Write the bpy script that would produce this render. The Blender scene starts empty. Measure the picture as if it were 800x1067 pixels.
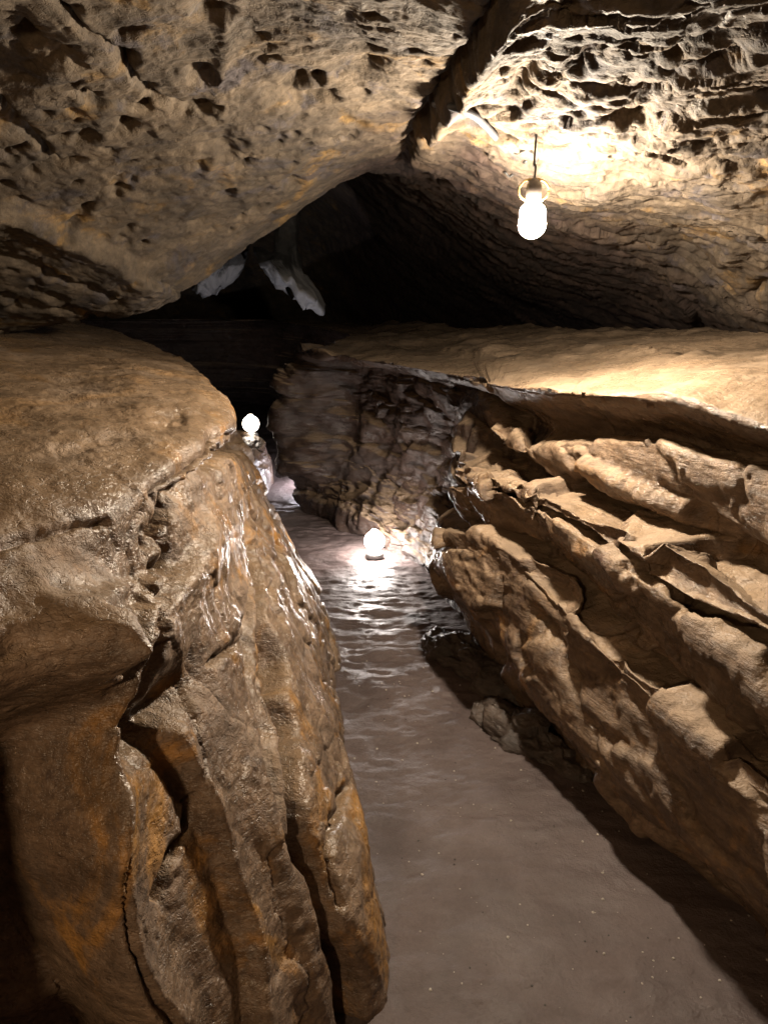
import bpy, math, random
import numpy as np
from mathutils import Vector

random.seed(4)
sc = bpy.context.scene
COL = sc.collection
F = 790.0
PITCH = math.radians(17.0)
CAMZ = 1.6
CP, SP = math.cos(PITCH), math.sin(PITCH)

# ------------------------------------------------------------------ camera maths
def W(px, py, Y):
    """world point on the sight line of a photo pixel at forward distance Y"""
    a = (px - 400) / F
    b = (533.5 - py) / F
    dy, dz = CP + b * SP, -SP + b * CP
    t = Y / dy
    return (a * t, Y, CAMZ + t * dz)

def project(P):
    y, z = P[..., 1], P[..., 2] - CAMZ
    d = y * CP - z * SP
    u = y * SP + z * CP
    d = np.where(d < 0.05, 1e-3, d)
    return 400 + F * P[..., 0] / d, 533.5 - F * u / d, d

# ------------------------------------------------------------------ noise
def _h(ix, iy, iz, seed):
    with np.errstate(over='ignore'):
        n = (ix.astype(np.uint32) * np.uint32(374761393) + iy.astype(np.uint32) * np.uint32(668265263)
             + iz.astype(np.uint32) * np.uint32(2147483647 - 1013904223) + np.uint32(seed * 2654435 + 12345))
        n = (n ^ (n >> np.uint32(13))) * np.uint32(1274126177)
        n = (n ^ (n >> np.uint32(15))) * np.uint32(2246822519)
        n = n ^ (n >> np.uint32(16))
    return n.astype(np.float32) / np.float32(4294967295.0)

def vnoise(p, seed=0):
    """smooth value noise -1..1"""
    i = np.floor(p).astype(np.int64)
    f = (p - i).astype(np.float32)
    f = f * f * f * (f * (f * 6 - 15) + 10)
    x, y, z = i[..., 0], i[..., 1], i[..., 2]
    r = 0
    for dx in (0, 1):
        wx = f[..., 0] if dx else 1 - f[..., 0]
        for dy in (0, 1):
            wy = f[..., 1] if dy else 1 - f[..., 1]
            for dz in (0, 1):
                wz = f[..., 2] if dz else 1 - f[..., 2]
                r = r + wx * wy * wz * _h(x + dx, y + dy, z + dz, seed)
    return r * 2 - 1

ROT = np.array([[0.36, 0.48, -0.8], [-0.8, 0.60, 0.0], [0.48, 0.64, 0.6]])
def fbm(p, scale, octs=4, seed=0, ridged=False, gain=0.5, rot=True):
    p = p * np.array(scale)
    a, s, n = 1.0, 0.0, 0.0
    for o in range(octs):
        v = vnoise(p, seed + o * 7)
        if ridged:
            v = 1 - 2 * np.abs(v)
        s = s + a * v
        n += a
        a *= gain
        p = (p @ ROT.T * 2.03 + 3.1) if rot else p * 2.03 + 3.1
    return s / n

def worley(p, seed=0):
    """F1, F2, cell value"""
    i = np.floor(p).astype(np.int64)
    f = p - i
    d1 = np.full(p.shape[:-1], 9.0); d2 = d1.copy(); cv = np.zeros(p.shape[:-1])
    for dx in (-1, 0, 1):
        for dy in (-1, 0, 1):
            for dz in (-1, 0, 1):
                c = i + np.array([dx, dy, dz])
                ox = _h(c[..., 0], c[..., 1], c[..., 2], seed + 1)
                oy = _h(c[..., 0], c[..., 1], c[..., 2], seed + 2)
                oz = _h(c[..., 0], c[..., 1], c[..., 2], seed + 3)
                d = np.sqrt((dx + ox - f[..., 0]) ** 2 + (dy + oy - f[..., 1]) ** 2 + (dz + oz - f[..., 2]) ** 2)
                v = _h(c[..., 0], c[..., 1], c[..., 2], seed + 4)
                m = d < d1
                d2 = np.where(m, d1, np.minimum(d2, d))
                cv = np.where(m, v, cv)
                d1 = np.where(m, d, d1)
    return d1, d2, cv

def facets(p, seed=0):
    """chiselled blocks: every cell is a plane of its own tilt; also returns the gap measure F2-F1"""
    i = np.floor(p).astype(np.int64)
    f = p - i
    d1 = np.full(p.shape[:-1], 9.0); d2 = d1.copy(); pv = np.zeros(p.shape[:-1])
    for dx in (-1, 0, 1):
        for dy in (-1, 0, 1):
            for dz in (-1, 0, 1):
                c = i + np.array([dx, dy, dz])
                o = [_h(c[..., 0], c[..., 1], c[..., 2], seed + k) for k in range(7)]
                rx, ry, rz = f[..., 0] - dx - o[0], f[..., 1] - dy - o[1], f[..., 2] - dz - o[2]
                d = np.sqrt(rx * rx + ry * ry + rz * rz)
                v = (rx * (o[3] - .5) + ry * (o[4] - .5) + rz * (o[5] - .5)) * 1.6 + (o[6] - .5) * .9
                m = d < d1
                d2 = np.where(m, d1, np.minimum(d2, d))
                pv = np.where(m, v, pv)
                d1 = np.where(m, d, d1)
    return pv, d2 - d1

def sstep(a, b, x):
    t = np.clip((x - a) / (b - a), 0, 1)
    return t * t * (3 - 2 * t)

# ------------------------------------------------------------------ lofting
def cr(P, n):
    """Catmull-Rom through the first axis of P; n[i] samples in span i"""
    K = P.shape[0]
    P = np.concatenate([2 * P[:1] - P[1:2], P, 2 * P[-1:] - P[-2:-1]], 0)
    out = []
    for i in range(K - 1):
        a, b, c, d = P[i], P[i + 1], P[i + 2], P[i + 3]
        ts = np.arange(n[i]) / n[i]
        for t in ts:
            # tension 0.5 gives rounded but tight curves
            m1, m2 = 0.42 * (c - a), 0.42 * (d - b)
            out.append((2 * t**3 - 3 * t**2 + 1) * b + (t**3 - 2 * t**2 + t) * m1
                       + (-2 * t**3 + 3 * t**2) * c + (t**3 - t**2) * m2)
    out.append(P[K])
    return np.array(out)

def loft(grid, nu, nv):
    G = cr(np.array(grid, float), nu)
    G = cr(np.swapaxes(G, 0, 1), nv)
    return np.swapaxes(G, 0, 1)

def normals(G, flip):
    du = np.gradient(G, axis=0); dv = np.gradient(G, axis=1)
    n = np.cross(du, dv)
    n /= np.linalg.norm(n, axis=-1, keepdims=True) + 1e-12
    return -n if flip else n

def mesh_grid(name, G, mat, flip, shade_tone=None):
    nu, nv = G.shape[:2]
    idx = np.arange(nu * nv).reshape(nu, nv)
    a, b, c, d = idx[:-1, :-1], idx[1:, :-1], idx[1:, 1:], idx[:-1, 1:]
    q = np.stack([a, b, c, d] if not flip else [a, d, c, b], -1).reshape(-1)
    me = bpy.data.meshes.new(name)
    nf = (nu - 1) * (nv - 1)
    me.vertices.add(nu * nv); me.loops.add(nf * 4); me.polygons.add(nf)
    me.vertices.foreach_set('co', G.reshape(-1).astype(np.float32))
    me.loops.foreach_set('vertex_index', q.astype(np.int32))
    me.polygons.foreach_set('loop_start', np.arange(0, nf * 4, 4, dtype=np.int32))
    me.polygons.foreach_set('use_smooth', np.ones(nf, dtype=bool))
    me.update(calc_edges=True)
    if shade_tone is not None:       # dark far rock, with shade the lamps would not leave painted in
        at = me.attributes.new('shade_tone', 'FLOAT', 'POINT')
        at.data.foreach_set('value', shade_tone.reshape(-1).astype(np.float32))
    me.materials.append(mat)
    o = bpy.data.objects.new(name, me)
    COL.objects.link(o)
    return o

# ------------------------------------------------------------------ sculpt strokes (distances in photo pixels)
def seg(px, py, pts):
    """distance and signed side to a polyline, + parameter 0..1 along it"""
    best = np.full(px.shape, 1e9); side = np.zeros(px.shape); par = np.zeros(px.shape)
    n = len(pts) - 1
    for i in range(n):
        ax, ay = pts[i][:2]; bx, by = pts[i + 1][:2]
        vx, vy = bx - ax, by - ay
        L = vx * vx + vy * vy + 1e-9
        t = ((px - ax) * vx + (py - ay) * vy) / L
        tc = np.clip(t, 0, 1)
        dx, dy = px - (ax + tc * vx), py - (ay + tc * vy)
        d = np.hypot(dx, dy)
        cross = vx * (py - ay) - vy * (px - ax)
        m = d < best
        best = np.where(m, d, best); side = np.where(m, np.sign(cross), side)
        par = np.where(m, (i + tc) / n, par)
    return best, side, par

def sculpt(G, N, strokes, warp=4.0, seed=0):
    px, py, dep = project(G)
    w1 = fbm(G, (9, 9, 9), 4, seed + 50, gain=0.6); w2 = fbm(G, (9, 9, 9), 4, seed + 90, gain=0.6)
    px = px + warp * 2.2 * w1; py = py + warp * 2.2 * w2
    ok = dep > 0.2
    D = np.zeros(px.shape)
    for s in strokes:
        kind = s[0]
        if kind == 'blob':
            _, cx, cy, rx, ry, ang, h = s
            ca, sa = math.cos(math.radians(ang)), math.sin(math.radians(ang))
            x, y = px - cx, py - cy
            u, v = (x * ca + y * sa) / rx, (-x * sa + y * ca) / ry
            D += np.where(ok, h * np.exp(-(u * u + v * v)), 0)
            continue
        pts = s[1]
        mrg = 3.2 * s[3] + 30
        xs = [p[0] for p in pts]; ys = [p[1] for p in pts]
        m = ok & (px > min(xs) - mrg) & (px < max(xs) + mrg) & (py > min(ys) - mrg) & (py < max(ys) + mrg)
        if not m.any():
            continue
        d, sd, t = seg(px[m], py[m], pts)
        taper = sstep(0, 0.08, t) * (1 - sstep(0.92, 1, t)) if (len(s) < 6 or s[5]) else 1.0
        if kind == 'crack':
            D[m] -= s[2] * np.exp(-(d / s[3]) ** 2) * taper
        elif kind == 'ridge':
            D[m] += s[2] * np.exp(-(d / s[3]) ** 1.3) * taper
        elif kind == 'step':      # + side is to the right of travel on the picture (y down): raised, fading away
            sg = d * sd
            soft = s[4]
            D[m] += s[2] * (1 / (1 + np.exp(-np.clip(sg / soft, -30, 30)))) * np.exp(-np.maximum(sg, 0) / s[3]) * taper
    return D

def blur(D, k):
    for ax in (0, 1):
        c = np.cumsum(np.concatenate([np.repeat(np.take(D, [0], ax), k + 1, ax), D, np.repeat(np.take(D, [-1], ax), k, ax)], ax), ax)
        n = D.shape[ax]
        D = (np.take(c, range(2 * k + 1, 2 * k + 1 + n), ax) - np.take(c, range(0, n), ax)) / (2 * k + 1)
    return D
def resculpt(G, N, D, ST, warp, seed, flip):
    """strokes laid on the surface once its broad shape stands where it will end up"""
    B = D
    for it in range(3):
        Q = G + N * blur(B, 9)[..., None]
        B = 0.5 * (B + D + sculpt(Q, N, ST, warp, seed)) if it < 2 else D + sculpt(Q, N, ST, warp, seed)
    return B

# ------------------------------------------------------------------ materials
def nt(name):
    m = bpy.data.materials.new(name); m.use_nodes = True
    t = m.node_tree; t.nodes.clear()
    return m, t
def nd(t, typ, **kw):
    n = t.nodes.new(typ)
    for k, v in kw.items():
        if k.startswith('i_'):
            n.inputs[k[2:].replace('_', ' ')].default_value = v
        else:
            setattr(n, k, v)
    return n
def noise(t, co, scale, detail=6, rough=0.6, dist=0.0):
    n = nd(t, 'ShaderNodeTexNoise'); n.inputs['Scale'].default_value = scale
    n.inputs['Detail'].default_value = detail; n.inputs['Roughness'].default_value = rough
    n.inputs['Distortion'].default_value = dist
    t.links.new(co, n.inputs['Vector']); return n.outputs['Fac']
def ramp(t, fac, stops):
    r = nd(t, 'ShaderNodeValToRGB')
    e = r.color_ramp.elements
    e[0].position, e[0].color = stops[0][0], (*stops[0][1], 1)
    e[1].position, e[1].color = stops[-1][0], (*stops[-1][1], 1)
    for p, c in stops[1:-1]:
        x = e.new(p); x.color = (*c, 1)
    t.links.new(fac, r.inputs['Fac']); return r.outputs['Color']
def mix(t, fac, a, b, mode='MIX'):
    m = nd(t, 'ShaderNodeMix', data_type='RGBA', blend_type=mode)
    if isinstance(fac, float): m.inputs[0].default_value = fac
    else: t.links.new(fac, m.inputs[0])
    for s, i in ((a, 6), (b, 7)):
        if isinstance(s, tuple): m.inputs[i].default_value = (*s, 1)
        else: t.links.new(s, m.inputs[i])
    return m.outputs[2]
def mapr(t, v, a, b, c, d):
    m = nd(t, 'ShaderNodeMapRange', clamp=True, interpolation_type='SMOOTHSTEP')
    for i, x in enumerate((a, b, c, d)): m.inputs[i + 1].default_value = x
    t.links.new(v, m.inputs[0]); return m.outputs[0]

def rock_material(name, base, light, ochre, dark, rough=(0.35, 0.75), squash=(1, 1, 2.5), rotx=0.0,
                  ochre_lo=0.55, dark_lo=0.6, bump=0.012, wet=0.5, fine=40.0, spec=0.4, mud=None, lit_tip=None, grit=0.35):
    m, t = nt(name)
    tc = nd(t, 'ShaderNodeTexCoord')
    mp = nd(t, 'ShaderNodeMapping'); mp.inputs['Scale'].default_value = squash
    mp.inputs['Rotation'].default_value = (rotx, 0, 0)
    t.links.new(tc.outputs['Object'], mp.inputs['Vector'])
    co, iso = mp.outputs['Vector'], tc.outputs['Object']
    n1 = noise(t, co, 2.2, 6, 0.62, 0.6)
    n2 = noise(t, co, 7.5, 5, 0.6, 0.3)
    n3 = noise(t, iso, 3.1, 7, 0.65, 1.0)
    n4 = noise(t, iso, 5.3, 7, 0.7, 0.8)
    n5 = noise(t, iso, 60, 2, 0.7)
    c = ramp(t, n1, [(0.3, base), (0.68, light)])
    c = mix(t, mapr(t, n3, ochre_lo, ochre_lo + 0.13, 0, 0.8), c, ochre)
    c = mix(t, mapr(t, n4, dark_lo, dark_lo + 0.12, 0, 0.85), c, dark)
    c = mix(t, mapr(t, n2, 0.35, 0.62, 0.55, 0.0), c, tuple(x * 0.45 for x in base))
    sp = ramp(t, n5, [(0.3, (0.6, 0.6, 0.6)), (0.7, (1.25, 1.25, 1.25))])
    c = mix(t, 0.7, c, sp, 'MULTIPLY')
    sa = nd(t, 'ShaderNodeAttribute', attribute_name='shade_tone')
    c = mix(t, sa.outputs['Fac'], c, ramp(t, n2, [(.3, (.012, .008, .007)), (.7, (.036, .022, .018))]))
    if lit_tip:  # pale tone on the lower end, painted as light from below
        sp = nd(t, 'ShaderNodeSeparateXYZ'); t.links.new(iso, sp.inputs[0])
        ad = nd(t, 'ShaderNodeMath', operation='MULTIPLY_ADD'); t.links.new(n4, ad.inputs[0]); ad.inputs[1].default_value = .5
        t.links.new(sp.outputs['Z'], ad.inputs[2])
        c = mix(t, mapr(t, ad.outputs[0], lit_tip[1] + .25, lit_tip[0] + .25, 1, 0), c, lit_tip[2])
    if mud:      # fine mud that has settled on upward faces
        ge = nd(t, 'ShaderNodeNewGeometry'); sx = nd(t, 'ShaderNodeSeparateXYZ'); t.links.new(ge.outputs['Normal'], sx.inputs[0])
        c = mix(t, mapr(t, sx.outputs['Z'], .45, .95, 0, .75), c, ramp(t, n2, [(.3, tuple(x * .62 for x in mud)), (.65, mud)]))
    b = nd(t, 'ShaderNodeBsdfPrincipled')
    t.links.new(c, b.inputs['Base Color'])
    nr = noise(t, iso, 4.0, 6, 0.65, 0.5)
    r = mapr(t, nr, wet - 0.1, wet + 0.12, rough[0], rough[1])
    t.links.new(r, b.inputs['Roughness'])
    b.inputs['Specular IOR Level'].default_value = spec
    # bump: bedding + grain
    nb1 = noise(t, co, 14, 6, 0.66, 0.3)
    nb2 = noise(t, iso, fine, 4, 0.7)
    vo = nd(t, 'ShaderNodeTexVoronoi', feature='DISTANCE_TO_EDGE'); vo.inputs['Scale'].default_value = 9
    wv = nd(t, 'ShaderNodeVectorMath', operation='ADD'); t.links.new(co, wv.inputs[0])
    wn = nd(t, 'ShaderNodeTexNoise'); wn.inputs['Scale'].default_value = 6; wn.inputs['Detail'].default_value = 5
    t.links.new(co, wn.inputs['Vector']); t.links.new(wn.outputs['Color'], wv.inputs[1])
    t.links.new(wv.outputs[0], vo.inputs['Vector'])
    ve = mapr(t, vo.outputs['Distance'], 0.0, 0.05, 0, 1)
    b1 = nd(t, 'ShaderNodeBump'); b1.inputs['Distance'].default_value = bump; b1.inputs['Strength'].default_value = 0.9
    t.links.new(nb1, b1.inputs['Height'])
    b2 = nd(t, 'ShaderNodeBump'); b2.inputs['Distance'].default_value = bump * grit; b2.inputs['Strength'].default_value = 0.8
    t.links.new(nb2, b2.inputs['Height']); t.links.new(b1.outputs[0], b2.inputs['Normal'])
    b3 = nd(t, 'ShaderNodeBump'); b3.inputs['Distance'].default_value = bump * 0.3; b3.inputs['Strength'].default_value = 0.5
    t.links.new(ve, b3.inputs['Height']); t.links.new(b2.outputs[0], b3.inputs['Normal'])
    t.links.new(b3.outputs[0], b.inputs['Normal'])
    o = nd(t, 'ShaderNodeOutputMaterial'); t.links.new(b.outputs[0], o.inputs['Surface'])
    return m

M_left = rock_material('wet brown limestone', (0.13, 0.084, 0.056), (0.25, 0.175, 0.12), (0.42, 0.21, 0.05), (0.075, 0.052, 0.044),
                       rough=(0.27, 0.85), grit=0.6, ochre_lo=0.51, dark_lo=0.6, bump=0.011, wet=0.56, spec=0.5, mud=(0.20, 0.137, 0.083))
M_right = rock_material('bedded brown limestone', (0.105, 0.068, 0.045), (0.24, 0.165, 0.108), (0.36, 0.2, 0.08), (0.09, 0.055, 0.045),
                        rough=(0.24, 0.7), squash=(1, 1, 4), ochre_lo=0.56, dark_lo=0.58, bump=0.013, wet=0.53, mud=(0.31, 0.225, 0.15))
M_ceil = rock_material('pitted grey tan limestone', (0.046, 0.036, 0.027), (0.110, 0.083, 0.056), (0.17, 0.10, 0.03), (0.045, 0.04, 0.045),
                       rough=(0.6, 0.9), squash=(1, 1, 1.6), ochre_lo=0.54, dark_lo=0.52, bump=0.010, wet=0.4, spec=0.25)

def floor_material():
    m, t = nt('damp grey brown mud')
    tc = nd(t, 'ShaderNodeTexCoord'); iso = tc.outputs['Object']
    n1 = noise(t, iso, 3, 8, 0.6, 0.4); n5 = noise(t, iso, 90, 5, 0.7)
    c = ramp(t, n1, [(0.3, (0.064, 0.046, 0.043)), (0.7, (0.112, 0.084, 0.079))])
    c = mix(t, 0.6, c, ramp(t, n5, [(0.3, (0.75, 0.75, 0.75)), (0.72, (1.2, 1.2, 1.2))]), 'MULTIPLY')
    b = nd(t, 'ShaderNodeBsdfPrincipled'); t.links.new(c, b.inputs['Base Color'])
    nr = noise(t, iso, 5, 6, 0.6)
    t.links.new(mapr(t, nr, 0.35, 0.65, 0.46, 0.72), b.inputs['Roughness'])
    b.inputs['Specular IOR Level'].default_value = 0.5
    nb = noise(t, iso, 25, 8, 0.62); nb2 = noise(t, iso, 120, 4, 0.7)
    b1 = nd(t, 'ShaderNodeBump'); b1.inputs['Distance'].default_value = 0.008; b1.inputs['Strength'].default_value = 0.9
    t.links.new(nb, b1.inputs['Height'])
    b2 = nd(t, 'ShaderNodeBump'); b2.inputs['Distance'].default_value = 0.003; b2.inputs['Strength'].default_value = 0.9
    t.links.new(nb2, b2.inputs['Height']); t.links.new(b1.outputs[0], b2.inputs['Normal'])
    t.links.new(b2.outputs[0], b.inputs['Normal'])
    o = nd(t, 'ShaderNodeOutputMaterial'); t.links.new(b.outputs[0], o.inputs['Surface'])
    return m
M_floor = floor_material()

def simple(name, col, rough=0.5, metal=0.0, bumpd=0.0):
    m, t = nt(name)
    b = nd(t, 'ShaderNodeBsdfPrincipled')
    tc = nd(t, 'ShaderNodeTexCoord')
    n = noise(t, tc.outputs['Object'], 60, 5, 0.65)
    c = ramp(t, n, [(0.3, tuple(x * 0.7 for x in col)), (0.7, col)])
    t.links.new(c, b.inputs['Base Color'])
    b.inputs['Roughness'].default_value = rough; b.inputs['Metallic'].default_value = metal
    if bumpd:
        b1 = nd(t, 'ShaderNodeBump'); b1.inputs['Distance'].default_value = bumpd
        t.links.new(n, b1.inputs['Height']); t.links.new(b1.outputs[0], b.inputs['Normal'])
    o = nd(t, 'ShaderNodeOutputMaterial'); t.links.new(b.outputs[0], o.inputs['Surface'])
    return m
def emit(name, col, power, r):
    """sphere of radius r giving off `power` watts"""
    m, t = nt(name)
    e = nd(t, 'ShaderNodeEmission'); e.inputs['Color'].default_value = (*col, 1)
    e.inputs['Strength'].default_value = power / (4 * math.pi ** 2 * r * r)
    o = nd(t, 'ShaderNodeOutputMaterial'); t.links.new(e.outputs[0], o.inputs['Surface'])
    return m
M_black = simple('black rubber cable', (0.03, 0.03, 0.03), 0.5)
M_pipe = simple('grey plastic conduit', (0.03, 0.032, 0.038), 0.6, 0.0, 0.001)
M_brass = simple('aged brass', (0.45, 0.33, 0.14), 0.35, 0.9)
M_socket = simple('dark bakelite socket', (0.05, 0.04, 0.035), 0.4)
M_pebble = simple('pale pebble stone', (0.42, 0.38, 0.33), 0.5)
M_pebble_d = simple('dark pebble stone', (0.03, 0.025, 0.02), 0.5)
M_metal = simple('dull grey lamp metal', (0.25, 0.25, 0.25), 0.45, 0.8)

def tag(o, label=None, cat=None, group=None, kind=None):
    if label: o['label'] = label
    if cat: o['category'] = cat
    if group: o['group'] = group
    if kind: o['kind'] = kind
    return o

#@@GEOM
# ================================================================== RIGHT WALL
# station: forward/side position of the wall at heights; last three columns: lip, shelf middle, shelf back
XB = np.array([(-2.2, 1.2), (0.4, 1.2), (1.0, 1.11), (1.45, .96), (1.8, .83), (2.2, .68), (2.7, .49), (3.0, .41), (3.2, .37), (3.8, .27)])
def xb(Y): return float(np.interp(Y, XB[:, 0], XB[:, 1]))
def on_wall(px_, py_, o):
    """where the sight line meets the wall line moved o towards the passage: returns forward distance and height"""
    lo, hi = .3, 6.0
    for _ in range(40):
        m = (lo + hi) / 2
        if W(px_, py_, m)[0] > xb(m) - o: hi = m
        else: lo = m
    return m, W(px_, py_, m)[2]
class Rail:
    """one bedding line of the wall: height and jut as functions of the forward distance"""
    def __init__(self, o, pts, dy=0, far=None):
        q = sorted((*on_wall(x, y + dy, o), o) for x, y in pts)
        if far is not None and q[-1][0] < 3.15: q.append((3.25, far, o * .7))
        self.Y = [p[0] for p in q]; self.z = [p[1] for p in q]; self.o = o
    def at(self, Y):
        z = np.interp(Y, self.Y, self.z)
        if Y < self.Y[0]:      # carry the dip on a little, then level
            sl = (self.z[1] - self.z[0]) / (self.Y[1] - self.Y[0])
            z = self.z[0] + sl * max(Y - self.Y[0], -.35) * .6
        return xb(Y) - self.o, float(z)
LB = [(480, 612), (507, 648), (537, 702), (600, 790), (660, 852), (740, 932), (800, 968)]
LA = [(500, 545), (530, 565), (560, 592), (600, 637), (640, 685), (665, 702), (720, 747), (750, 780), (795, 812)]
LM = [(505, 515), (540, 530), (580, 560), (625, 612), (665, 650), (715, 700), (760, 735), (800, 755)]
LS = [(505, 500), (530, 508), (581, 534), (610, 558), (640, 580), (669, 598), (700, 620), (730, 642), (752, 662), (800, 690)]
LC = [(560, 520), (594, 536), (620, 548), (650, 565), (677, 578), (700, 594), (725, 607), (756, 625), (800, 648)]
LD = [(515, 472), (530, 482), (545, 496), (568, 512), (600, 520), (621, 522), (651, 536), (686, 550), (721, 559), (745, 573), (782, 588), (810, 600)]
LF = [(555, 474), (566, 478), (600, 486), (630, 500), (650, 506), (700, 521), (760, 550), (800, 566)]
LG = [(548, 466), (566, 464), (600, 460), (625, 457), (669, 459), (712, 471), (750, 481), (800, 494)]
LH = [(520, 432), (545, 438), (568, 443), (620, 448), (680, 450), (712, 460), (760, 474), (800, 482)]
LJ = [(480, 391), (533, 401), (616, 408), (704, 411), (756, 427), (800, 441)]
RAILS = [
    Rail(.11, LB, 0, .25), Rail(.15, LB, -20, .33), Rail(.13, LA, 26, .42), Rail(.13, LA, 7, .5), Rail(-.04, LA, 0, .53),
    Rail(.03, LA, -7, .56), Rail(.085, LM, 4, .65), Rail(.11, LS, 8, .73), Rail(-.02, LS, 0, .76),
    Rail(.085, LC, 4, .80), Rail(.085, LC, -3, .82), Rail(-.10, LD, 6, .90), Rail(-.20, LD, -4, .95),
    Rail(-.07, LF, 0, 1.0), Rail(-.06, LG, 5, 1.03), Rail(-.10, LG, -2, 1.06), Rail(-.20, LH, 2, 1.11),
    Rail(-.05, LJ, 9, 1.17), Rail(-.04, LJ, 3, 1.20), Rail(-.045, LJ, 0, 1.225)]
SHELF = {-2.2: ((1.9, -2.2, 1.4), (3.4, -2.2, 1.5)), .4: ((1.9, .5, 1.4), (3.4, .7, 1.5)), 1.0: ((1.8, 1.15, 1.4), (3.3, 1.5, 1.5)),
         1.45: ((1.6, 1.75, 1.39), (3.1, 2.3, 1.48)), 1.8: ((1.4, 2.2, 1.37), (2.6, 3.0, 1.44)), 2.2: ((1.15, 2.8, 1.34), (2.1, 3.8, 1.39)),
         2.7: ((.85, 3.4, 1.27), (1.5, 4.6, 1.33)), 3.2: ((.55, 4.1, 1.23), (1.1, 6.0, 1.27)), 3.8: ((.35, 4.8, 1.19), (.6, 7.2, 1.2))}
SK = sorted(SHELF)
def shelf_pt(Y, i):
    return tuple(float(np.interp(Y, SK, [SHELF[k][i][c] for k in SK])) for c in range(3))
def station(Y):
    rec = .10 * float(sstep(3.12, 3.3, Y))           # the slabs end in a vertical break
    pts = [(xb(Y) + .06, Y, -.15), (xb(Y) + .05, Y, 0.0)]
    zp = .02
    for r in RAILS:
        x, z = r.at(Y)
        z = max(z, zp + .008); zp = z
        pts.append((x + rec * (1 if z < 1.1 else .3), Y, z))
    return pts + [shelf_pt(Y, 0), shelf_pt(Y, 1)]
FR = [.07, .12, .2, .27, .3, .33, .46, .58, .62, .68, .72, .78, .82, .85, .88, .91, .94, .965, .985, 1.0]
def bend(base, d, xl, zl, mid, back, bow=0.03, foot=-.03):
    """profile laid along the horizontal direction d where the wall turns; bow = jut of the face at mid height"""
    pts = [(.05, -.15), (.02, 0)]
    for t in FR:
        g = float(sstep(1.0, .91, t) * sstep(0, .45, t)) if bow > 0 else math.sin(math.pi * t)
        o = foot * (1 - t) ** 2 + bow * g + xl * max(0, (t - .9) / .1) ** 1.0
        pts.append((o, t * zl))
    return [(base[0] + d[0] * q, base[1] + d[1] * q, z) for q, z in pts] + [mid, back]
YS = [-2.2, -.6, .5, 1.0, 1.2, 1.4, 1.6, 1.8, 2.0, 2.2, 2.4, 2.6, 2.8, 3.0, 3.12, 3.25, 3.5]
RW = [station(Y) for Y in YS] + [
    bend((.27, 3.95), (.92, .4), -.16, 1.19, (.35, 4.8, 1.19), (.6, 7.2, 1.2), .20),
    bend((.08, 4.35), (.86, .51), -.12, 1.17, (.1, 5.2, 1.17), (.2, 9.0, 1.15), .32),
    bend((-.14, 4.72), (.86, .51), -.16, 1.165, (-.1, 5.5, 1.16), (0, 9.5, 1.1), .30),
    bend((-.36, 5.10), (.86, .51), -.18, 1.17, (-.35, 5.7, 1.15), (-.2, 10, 1.0), .20),
    bend((-.54, 5.42), (.95, .3), -.05, 1.17, (-.35, 5.9, 1.12), (-.2, 10.5, .95), -.20),
    bend((-.42, 6.0), (1, 0.0), -.1, 1.1, (-.2, 6.4, 1.1), (-.2, 10.7, .95), -.08),
    bend((-.30, 7.6), (1, .2), -.05, 1.1, (-.2, 8.3, 1.1), (-.3, 11.8, .95)),
    bend((-1.6, 10.2), (0, 1), -.05, 1.1, (-1.6, 11, 1.05), (-1.8, 12.8, .95)),
    bend((-4.4, 10.4), (0, 1), -.05, 1.1, (-4.4, 11, 1.05), (-4.4, 12.8, .95)),
]
nu = [10, 12, 24, 36, 44, 46, 46, 46, 46, 46, 46, 46, 46, 32, 32, 40, 50, 50, 44, 40, 30, 36, 24, 16, 8]
nv = [6, 20, 14, 34, 22, 10, 24, 26, 14, 22, 12, 22, 14, 22, 14, 16, 10, 10, 14, 16, 10, 6, 70, 40]
G = loft(RW, nu, nv)
N = normals(G, True)
if N[250, 150, 0] > 0: print('RW normal wrong')
vi = np.arange(G.shape[1])[None, :] * np.ones((G.shape[0], 1))
lipi = sum(nv[:21])
shelf = sstep(lipi - 6, lipi + 14, vi)                # 1 on the shelf
face = (1 - sstep(lipi - 26, lipi - 2, vi))
D = 0.035 * fbm(G, (1.6, 1.6, 2.2), 4, 3) * (1 - 0.7 * shelf)
tilt = G[..., 2] - .18 * G[..., 1] + 0.05 * fbm(G, (1.7, 1.7, 1.7), 3, 8)
wv = fbm(G, (4.5, 4.5, 6), 4, 23)
Q = np.stack([G[..., 0] * 1.8 + .5 * wv, G[..., 1] * 2.7 + .5 * wv, tilt * 5.5 - .35 * wv], -1)
fa, gp = facets(Q, 31)
cum = np.cumsum(nv)
face0 = face
face = face * (1 - .55 * sstep(cum[14], cum[16], vi))
D += face * (0.062 * fa - .02 * np.exp(-(gp / .05) ** 2) * sstep(0, .4, fbm(G, (2, 2, 2), 2, 44)))
fb, gp2 = facets(Q * 2.9 + 5, 37)
D += face * (0.010 * fb)
farw = sstep(3.3, 4.2, G[..., 1])
D += farw * face * (0.05 * fbm(G, (4, 4, 5), 5, 45, ridged=True) + .075 * (1 - 2 * sstep(0.1, .9, (fbm(G, (2.2, 2.2, 3), 3, 47) + 1) / 2)))
D += (1 - face0) * (.018 + .03 * farw) * fbm(G, (5, 4, 5), 3, 46) * (1 - .4 * shelf)
D += shelf * (0.012 * fbm(G, (4, 4, 4), 5, 33) + .02 * np.tanh(3 * fbm(G, (1.6, 3.0, 1), 4, 34)))
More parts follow.
